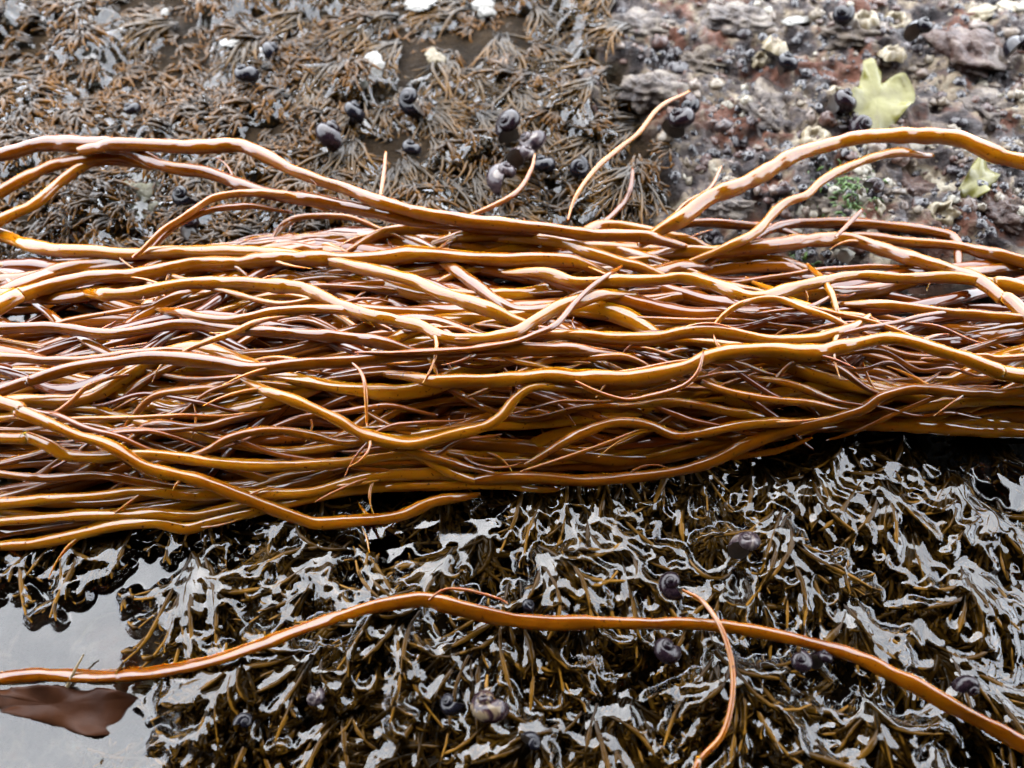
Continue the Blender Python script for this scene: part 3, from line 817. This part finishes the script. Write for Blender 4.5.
# ------------------------------------------------------------------ snails
def snail_mesh(seed):
    turns = 3.6; n = 72; m = 14
    th = np.linspace(0, turns * 2 * math.pi, n)
    g = 0.14
    e = np.exp(g * (th - th[-1]))
    V = []
    for k in range(n):
        R = 0.47 * e[k]; r = 0.53 * e[k] + 0.004
        z = 1.0 * (1 - e[k])
        c = np.array([R * math.cos(th[k]), R * math.sin(th[k]), z])
        er = np.array([math.cos(th[k]), math.sin(th[k]), 0])
        ph = np.linspace(0, 2 * math.pi, m, endpoint=False)
        V.append(c[None] + r * (np.cos(ph)[:, None] * er[None] + 1.08 * np.sin(ph)[:, None] * np.array([0, 0, 1.0])[None]))
    V = np.array(V)
    # aperture edge
    ap = V[-1].copy(); apc = ap.mean(0)
    F = grid_faces(n, m, True)
    W_ = V.reshape(-1, 3)
    tip = len(W_); W_ = np.vstack([W_, V[0].mean(0)[None] + [0, 0, 0.01]])
    kk = np.arange(m)
    cap = np.stack([np.full(m, tip), (kk + 1) % m, kk], -1)
    zmin = W_[:, 2].min(); w = 2.0
    me = mesh_np('shell', (W_ - [0, 0, zmin]) / w, [F, cap])
    d = np.array([-math.sin(th[-1]), math.cos(th[-1]), 0])
    rings = []
    for s_, o_ in ((1.0, 0.0), (0.85, 0.05), (0.45, 0.07)):
        rings.append(apc + (ap - apc) * s_ * 0.97 + d * o_ * 0.5)
    R_ = np.vstack(rings); F2 = grid_faces(3, m, True)
    ce = len(R_); R_ = np.vstack([R_, (apc + d * 0.036)[None]])
    cap2 = np.stack([np.full(m, ce), 2 * m + kk, 2 * m + (kk + 1) % m], -1)
    me2 = mesh_np('operculum', (R_ - [0, 0, zmin]) / w, [F2, cap2])
    return me, me2
SH, OP = snail_mesh(0)
SH.materials.append(M['shell_black']); OP.materials.append(M['operculum'])

def snail(px, py, d, mat, label, zoff=0.0, tilt=None, z=None):
    rng = np.random.default_rng(int(px * 7 + py))
    p = at1(px, py + d * 0.3, 0.002)
    zg = ground(p[0], p[1])
    if z is None: z = max(zg, -0.006) + 0.001 + zoff
    p = at1(px, py + d * 0.3, z)
    s = d * mm_px(p) * (1.18 if py < 240 else 1.08)
    o = obj('sea_snail', None, label=label, cat='snail', group='dark sea snails')
    o.empty_display_size = 0.005
    o.location = p; o.scale = (s, s, s)
    t = tilt if tilt is not None else (rng.uniform(-0.7, 0.7), rng.uniform(-0.7, 0.7), rng.uniform(0, 6.28))
    o.rotation_euler = t
    obj('shell', SH, M[mat], parent=o); obj('operculum', OP, M['operculum'], parent=o)
    return o
SN = [
 (419, 95, 31, 'shell_black', 'glossy black snail alone on the algae fans left of centre'),
 (347, 117, 29, 'shell_black', 'black snail, right one of the pair above the top strand'),
 (325, 139, 33, 'shell_purple', 'greyish purple snail, left one of the pair above the top strand'),
 (267, 52, 20, 'shell_black', 'small black snail with a pale tip, upper of two at upper left'),
 (250, 78, 25, 'shell_black', 'black snail, lower of two at upper left'),
 (139, 112, 20, 'shell_black', 'small black snail in the curly turf at left'),
 (522, 121, 37, 'shell_purple', 'dark purple snail, topmost of the cluster above the bundle'),
 (538, 141, 28, 'shell_worn', 'pale worn snail in the middle of the cluster above the bundle'),
 (521, 161, 30, 'shell_worn', 'white chipped snail below the middle of the cluster'),
 (501, 181, 36, 'shell_worn', 'pale purple worn snail, lowest of the cluster touching the bundle'),
 (545, 169, 26, 'shell_black', 'black snail on the right of the cluster above the bundle'),
 (571, 163, 28, 'shell_black', 'wet black snail a little right of the snail cluster'),
 (410, 150, 20, 'shell_black', 'small bluish black snail below the algae fans left of centre'),
 (688, 125, 38, 'shell_purple', 'brown purple snail beside the long thin shoot'),
 (692, 105, 20, 'shell_black', 'small black snail sitting just above the brown purple one'),
 (782, 69, 28, 'shell_black', 'round black snail on the bare rock left of the green leaf'),
 (916, 34, 27, 'shell_black', 'black snail beside the pale barnacles at upper right'),
 (833, 108, 34, 'shell_purple', 'knobbly purple snail left of the green leaf'),
 (855, 124, 27, 'shell_purple', 'dark purple snail under the lower tip of the green leaf'),
 (1008, 50, 28, 'shell_black', 'black snail at the right edge near the top'),
 (840, 13, 24, 'shell_black', 'dark snail on the top edge left of the barnacles'),
 (200, 229, 25, 'shell_purple', 'purple snail under the bowed thin strand at left'),
 (191, 192, 26, 'shell_black', 'dark snail below the broad top arch at left'),
 (870, 184, 20, 'shell_worn', 'small greyish lilac snail under the upper right arch'),
 (490, 706, 42, 'shell_stripe', 'striped brown and cream snail in the pool'),
 (457, 697, 28, 'shell_black', 'bluish black snail touching the striped snail in the pool'),
 (661, 648, 34, 'shell_purple', 'purple snail just under the single strand in the pool'),
 (674, 577, 33, 'shell_purple', 'dark purple snail with a bright spot above the single strand'),
 (523, 604, 19, 'shell_black', 'small wet snail touching the top of the single strand'),
 (750, 546, 38, 'shell_worn', 'dark snail with a white worn top in the right of the pool'),
 (797, 659, 30, 'shell_purple', 'dark purple snail, left of a pair below the single strand'),
 (822, 662, 27, 'shell_purple', 'dark purple snail, right of a pair below the single strand'),
 (319, 692, 21, 'shell_worn', 'small grey snail in the lower left of the pool'),
 (243, 716, 21, 'shell_black', 'small black snail at the lower left edge of the tufts'),
 (958, 671, 28, 'shell_purple', 'purple snail half under water at right'),
 (527, 738, 24, 'shell_black', 'dark wet snail near the bottom edge of the photo'),
]
for (px, py, d, mt, lb) in SN:
    snail(px, py, d, mt, lb, zoff=0.004 if py > 420 else 0.003, z=0.006 if py > 420 else None)

# ------------------------------------------------------------------ barnacles, shell chips, stones, leaves
def barnacle_mesh(seed, n=26):
    rng = np.random.default_rng(seed)
    th = np.linspace(0, 2 * math.pi, n, endpoint=False)
    prof = [(1.0, 0.0), (0.92, 0.22), (0.74, 0.42), (0.62, 0.5), (0.5, 0.47), (0.42, 0.3), (0.36, 0.05)]
    V = []
    j = 0.10 * np.cos(6 * th + rng.uniform(0, 6)) + 0.07 * rng.normal(0, 1, n)
    for i, (r, z) in enumerate(prof):
        rr = r * (1 + j * (1.0 if i < 4 else 0.9)); zz = z * (1 + 0.6 * j + 0.15 * rng.normal(0, 1, n))
        V.append(np.c_[rr * np.cos(th), rr * np.sin(th) * 0.88, zz])
    V = np.vstack(V); k = np.arange(n); c = len(V)
    V = np.vstack([V, [[0, 0, 0.08]]])
    cap = np.stack([np.full(n, c), 6 * n + k, 6 * n + (k + 1) % n], -1)
    return mesh_np('barnacle', V, [grid_faces(len(prof), n, True), cap])
BM = [barnacle_mesh(i) for i in range(5)]
for b in BM: b.materials.append(M['barnacle'])
BA = [
 (864, 20, 30, 'cream barnacle left of the ring barnacle at the upper right'),
 (896, 22, 30, 'open ring barnacle beside the black snail at upper right'),
 (893, 54, 30, 'open yellowish ring barnacle above the green leaf'),
 (775, 47, 30, 'cream barnacle above the round black snail'),
 (761, 58, 20, 'small pinkish barnacle left of the round black snail'),
 (838, 93, 22, 'small cream barnacle on top of the knobbly snail'),
 (816, 138, 34, 'broken yellow barnacle at the edge of the upper right arch'),
 (942, 213, 32, 'open cream barnacle below the right green leaf'),
 (874, 207, 24, 'tan barnacle under the upper right arch'),
]
for i, (px, py, d, lb) in enumerate(BA):
    p = at1(px, py, 0.0); p[2] = ground(p[0], p[1]); p = at1(px, py, p[2] + 0.002)
    o = obj('barnacle', BM[i % 5], M['barnacle'], label=lb, cat='barnacle', group='pale barnacles on the rock')
    s = 0.5 * d * mm_px(p); o.location = p - np.array([0, 0, 0.0015]); o.scale = (s, s, s); o.rotation_euler = (random.uniform(-.3, .3), random.uniform(-.3, .3), random.uniform(0, 6))

def dark_barnacles():
    """crust of tiny dark barnacles, too many and too small to tell apart"""
    rng = np.random.default_rng(90)
    n = 5000
    px = rng.uniform(560, 1200, n); py = rng.uniform(-160, 300, n)
    p = at(px, py, -0.002)
    z, pale = rock_z(p[:, 0], p[:, 1])
    k = (pale > 0.5) & (fbm(p[:, 0] / 0.03, p[:, 1] / 0.03, 91, 3) > 0.5)
    p[:, 2] = z; p = p[k]
    nb = 8; th = np.linspace(0, 2 * math.pi, nb, endpoint=False)
    prof = [(1.25, -0.3), (0.85, 0.18), (0.55, 0.4), (0.33, 0.36), (0.2, 0.1)]
    base = np.vstack([np.c_[r * np.cos(th), r * np.sin(th), np.full(nb, zz)] for r, zz in prof])
    s = 0.0007 + 0.0022 * rng.uniform(0, 1, len(p)) ** 2.2
    V = base[None] * s[:, None, None] * (1 + 0.12 * rng.normal(0, 1, (len(p), len(base), 1))) + p[:, None]
    F = grid_faces(5, nb, True)
    F = (F[None] + (np.arange(len(p)) * len(base))[:, None, None]).reshape(-1, 4)
    obj('barnacle_crust', mesh_np('barnacle_crust', V.reshape(-1, 3), F), M['barnacle_dark'], kind='stuff', label='crust of tiny dark barnacles over the bare rock at upper right', cat='barnacles')
dark_barnacles()

def mat_lumps():
    m, nt, b = new_mat('rock_crust')
    a = nd(nt, 'ShaderNodeAttribute', attribute_name='tone')
    tc = nt.nodes.new('ShaderNodeTexCoord')
    n = noise_node(nt, 450, 4, 0.65, tc.outputs['Object'])
    mm = nd(nt, 'ShaderNodeMath', operation='MULTIPLY_ADD'); nt.links.new(n.outputs[0], mm.inputs[0]); mm.inputs[1].default_value = 0.5; mm.inputs[2].default_value = -0.25
    ad = nd(nt, 'ShaderNodeMath', operation='ADD'); nt.links.new(a.outputs['Fac'], ad.inputs[0]); nt.links.new(mm.outputs[0], ad.inputs[1])
    r = ramp(nt, [(0.05, (0.012, 0.009, 0.011)), (0.25, (0.04, 0.028, 0.028)), (0.42, (0.05, 0.02, 0.012)), (0.55, (0.085, 0.062, 0.05)), (0.78, (0.11, 0.088, 0.06)), (0.98, (0.19, 0.175, 0.14))], ad.outputs[0])
    nt.links.new(r.outputs[0], b.inputs['Base Color'])
    b.inputs['Roughness'].default_value = 0.16; b.inputs['Specular IOR Level'].default_value = 0.35
    bump(nt, b, n.outputs[0], 0.6, 0.001)
    return m
M['lumps'] = mat_lumps()

def crust_lumps():
    rng = np.random.default_rng(92)
    n = 5200
    px = rng.uniform(560, 1180, n); py = rng.uniform(-150, 300, n)
    p = at(px, py, -0.002)
    z, pale = rock_z(p[:, 0], p[:, 1])
    cl = fbm(p[:, 0] / 0.02, p[:, 1] / 0.02, 93, 3)
    k = (pale > 0.45) & (rng.uniform(0, 1, n) < smooth(0.36, 0.58, cl))
    p[:, 2] = z; p = p[k]; cl = cl[k]; m = len(p)
    nu, nv = 9, 5
    u = np.linspace(0, 2 * math.pi, nu, endpoint=False); v = np.linspace(0.08, 1.9, nv)
    U, Vv = np.meshgrid(u, v)
    d = np.stack([np.sin(Vv) * np.cos(U), np.sin(Vv) * np.sin(U), np.cos(Vv)], -1).reshape(-1, 3)
    s = 0.0006 + 0.0034 * rng.uniform(0, 1, m) ** 3
    ax = rng.uniform(0.7, 1.4, (m, 1, 3)) * [1, 1, 0.7]
    V = d[None] * ax * s[:, None, None] * (1 + 0.16 * rng.normal(0, 1, (m, len(d), 1))) + p[:, None]
    F = grid_faces(nv, nu, True)[:, ::-1]
    F = (F[None] + (np.arange(m) * len(d))[:, None, None]).reshape(-1, 4)
    tone = np.clip(0.42 + 1.5 * (fbm(p[:, 0] / 0.03, p[:, 1] / 0.03, 94, 2) - 0.5) + rng.normal(0, 0.24, m), 0, 1)
    obj('rock_crust', mesh_np('rock_crust', V.reshape(-1, 3), F, True, {'tone': np.repeat(tone, len(d))}), M['lumps'], kind='stuff', label='rough lumpy tan and purple crust over the bare rock', cat='crust')
crust_lumps()

def blob_mesh(name, seed, ax=(1, 1, 1), rough=0.25, nu=28, nv=18):
    u = np.linspace(0, 2 * math.pi, nu, endpoint=False); v = np.linspace(0.02, math.pi - 0.02, nv)
    U, Vv = np.meshgrid(u, v)
    d = np.stack([np.sin(Vv) * np.cos(U), np.sin(Vv) * np.sin(U), np.cos(Vv)], -1)
    q = 1 + rough * 2 * (fbm(d[..., 0] * 2.6 + 3 * d[..., 2] + seed * 5.3 + 20, d[..., 1] * 2.6 + d[..., 2] * 1.3 + seed * 3.7 + 20, seed, 4) - 0.5)
    P = d * q[..., None] * np.array(ax)
    return mesh_np(name, P.reshape(-1, 3), grid_faces(nv, nu, True)[:, ::-1])

ST = [
 (849, 38, 62, 44, 'stone_tan', 'smooth beige dome of rock below the cream barnacle'),
 (767, 106, 44, 60, 'stone_grey', 'grey rock knob with pinkish side left of the green leaf'),
 (915, 176, 64, 46, 'stone_rust', 'rust stained rock knob under the upper right arch'),
 (960, 60, 74, 60, 'stone_rust', 'broad brown rock knob near the upper right corner'),
 (655, 90, 56, 44, 'stone_grey', 'pale grey rock knob at the edge of the algae'),
 (700, 60, 48, 36, 'stone_tan', 'tan rock knob near the top right of centre'),
 (735, 25, 60, 36, 'stone_grey', 'light grey rock knob under the long white shell chip'),
 (640, 25, 60, 40, 'stone_grey', 'pale crusted rock knob on the top edge right of centre'),
 (830, 200, 44, 34, 'stone_tan', 'small tan rock knob beside the green moss'),
 (990, 110, 56, 42, 'stone_grey', 'grey rock knob above the arch at the right edge'),
 (1000, 215, 46, 40, 'stone_rust', 'reddish rock knob at the right edge below the arch'),
 (130, 190, 44, 56, 'stone_cream', 'pale cream rock knob showing through the turf at left'),
 (148, 205, 20, 30, 'stone_cream', 'small cream pebble beside the pale rock knob at left'),
 (725, 205, 50, 34, 'stone_grey', 'grey rock knob under the foot of the arch'),
 (823, 492, 30, 24, 'stone_tan', 'dull tan pebble in the pool below the right of the bundle'),
]
for i, (px, py, w, h, mt, lb) in enumerate(ST):
    p = at1(px, py, 0.0); zg = ground(p[0], p[1]); 
    if py > 420: zg = -0.008
    elif px < 200: zg = -0.006
    s = mm_px(p) * 0.5
    me = blob_mesh('rock_knob', i + 1, (w * s, h * s * 1.15, min(w, h) * s * 0.6), 0.62, 48, 32)
    o = obj('rock_knob', me, M[mt], label=lb, cat='rock', loc=(p[0], p[1], zg - min(w, h) * s * 0.15))

CH = [
 (229, 43, 19, 10, 'chip', 'small white shell chip in the curly turf at upper left'),
 (165, 12, 8, 7, 'chip', 'tiny white fleck near the top left'),
 (373, 68, 22, 24, 'chip', 'bright white shell piece left of the black snail on the fans'),
 (421, 3, 34, 18, 'chip', 'white shell piece cut by the top edge left of centre'),
 (485, 7, 24, 16, 'chip', 'white shell piece on the top edge near the centre'),
 (436, 58, 20, 16, 'chip_cream', 'cream shell bit between the algae fans'),
 (797, 20, 34, 12, 'chip', 'long white shell chip on the rock at top right'),
 (979, 13, 34, 16, 'chip_cream', 'yellowish shell piece near the top right corner'),
 (1008, 8, 28, 14, 'chip_cream', 'cream shell piece in the top right corner'),
 (362, 84, 14, 10, 'chip', 'small white chip below the bright white shell piece'),
]
for i, (px, py, w, h, mt, lb) in enumerate(CH):
    p = at1(px, py, 0.004); zg = max(ground(p[0], p[1]), -0.004) + 0.002
    p = at1(px, py, zg); s = mm_px(p) * 0.5
    me = blob_mesh('shell_chip', i + 40, (w * s * 0.85, h * s * 1.05, 2.2 * s), 0.8, 30, 16)
    o = obj('shell_chip', me, M[mt], label=lb, cat='shell', loc=p); o.rotation_euler = (random.uniform(0.0, .5), random.uniform(-.3, .3), random.uniform(-.4, .4))

def leaf(outline, name, label, zc, tilt):
    P = np.array([at1(x, y, zc) for x, y in outline]); c = P.mean(0)
    P = catmull(np.vstack([P, P[:1]]), 0.001)[:-1]
    n = len(P); rings = 7; V = []
    for k in range(rings):
        f = 1 - k / rings
        q = c + (P - c) * f
        x, y = q[:, 0] - c[0], q[:, 1] - c[1]
        zz = zc + tilt * y + 0.0065 * f * (noise2(x / 0.007 + 5, y / 0.012 + 9, 95) - 0.45) + 0.0018 * f ** 3 * np.sin(np.arange(n) / n * 2 * math.pi * 5 + 2.5 * noise2(x / 0.005, y / 0.005, 3))
        V.append(np.c_[q[:, 0], q[:, 1], zz])
    V = np.vstack(V); V = np.vstack([V, [[c[0], c[1], zc]]])
    k = np.arange(n); ce = len(V) - 1; b = (rings - 1) * n
    F = [grid_faces(rings, n, True), np.stack([np.full(n, ce), b + k, b + (k + 1) % n], -1)]
    me = mesh_np(name, V - c, F)
    o = obj(name, me, M['leaf'], label=label, cat='seaweed', loc=c)
    md = o.modifiers.new('thickness', 'SOLIDIFY'); md.thickness = 0.00025; md.offset = 0
    return o
Zc = lambda pts: [(682 + a / 2.994, b / 2.994) for a, b in pts]
leaf(Zc([(530,210),(560,205),(595,215),(600,245),(650,235),(675,250),(700,290),(680,320),(640,360),(600,395),(580,400),(555,370),(530,350),(495,320),(500,290),(525,270),(530,240)]), 'green_leaf', 'pale yellow green lobed seaweed leaf standing on the bare rock', 0.009, 0.2)
leaf(Zc([(885,480),(930,500),(952,520),(935,550),(910,580),(860,585),(830,572),(845,535),(865,500)]), 'green_leaf', 'small yellow green leaf below the arch at the right edge', 0.007, 0.2)

def kelp_mat():
    return mat_mottle('drowned_blade', [(0.3, (0.014, 0.0045, 0.002)), (0.7, (0.038, 0.0135, 0.005))], 40, 0.5, 0.2, 0.001, 200)
M['drowned_blade'] = kelp_mat()
bl = leaf([(-40, 690), (0, 689), (50, 687), (100, 688), (128, 694), (140, 703), (118, 728), (90, 736), (40, 722), (0, 712), (-40, 706)], 'kelp_blade', 'broad reddish brown blade lying in the water at the left edge', -0.0030, 0.22)
M['drowned_blade'].node_tree.nodes['Principled BSDF'].inputs['Specular IOR Level'].default_value = 0.08
bl.material_slots[0].link = 'OBJECT'; bl.material_slots[0].material = M['drowned_blade']
M['straw'] = mat_mottle('straw', [(0.3, (0.12, 0.085, 0.04)), (0.7, (0.2, 0.15, 0.08))], 200, 0.4)
def straw():
    P = np.array([at1(x, y, z) for x, y, z in ((58, 713, -0.006), (65, 692, -0.004), (74, 672, 0.000), (84, 654, 0.002))])
    C = catmull(P, 0.001); u = np.linspace(0, 1, len(C))
    V, F = tube(C, 0.0011 * (1 - 0.75 * u), 7)
    obj('straw_bit', mesh_np('straw_bit', V - C[0], F), M['straw'], loc=C[0], label='short pale straw bit leaning across the single strand at left', cat='straw')
straw()

def moss():
    rng = np.random.default_rng(97)
    h = Heap(); n = 420
    px = 845 + rng.normal(0, 16, n); py = 198 + rng.normal(0, 13, n)
    k = rng.uniform(0, 1, n) < 0.25
    px[k] = 800 + rng.normal(0, 8, k.sum()); py[k] = 264 + rng.normal(0, 8, k.sum())
    p = at(px, py, 0.0); p[:, 2] = rock_z(p[:, 0], p[:, 1])[0] - 0.0005
    P, _ = frond_paths(p, rng.uniform(0, 6.28, n), rng.uniform(0.002, 0.005, n), 4, 1.0, rng.uniform(0.8, 1.8, n), rng)
    h.add(P, taper(n, 4, rng.uniform(0.0003, 0.0006, n), rng), 4)
    obj('green_moss', h.mesh('green_moss'), M['moss'], kind='stuff', label='patch of bright green moss on the rock under the upper right arch', cat='moss')
moss()
for o in bpy.data.objects:
    if '_org' in o: del o['_org']
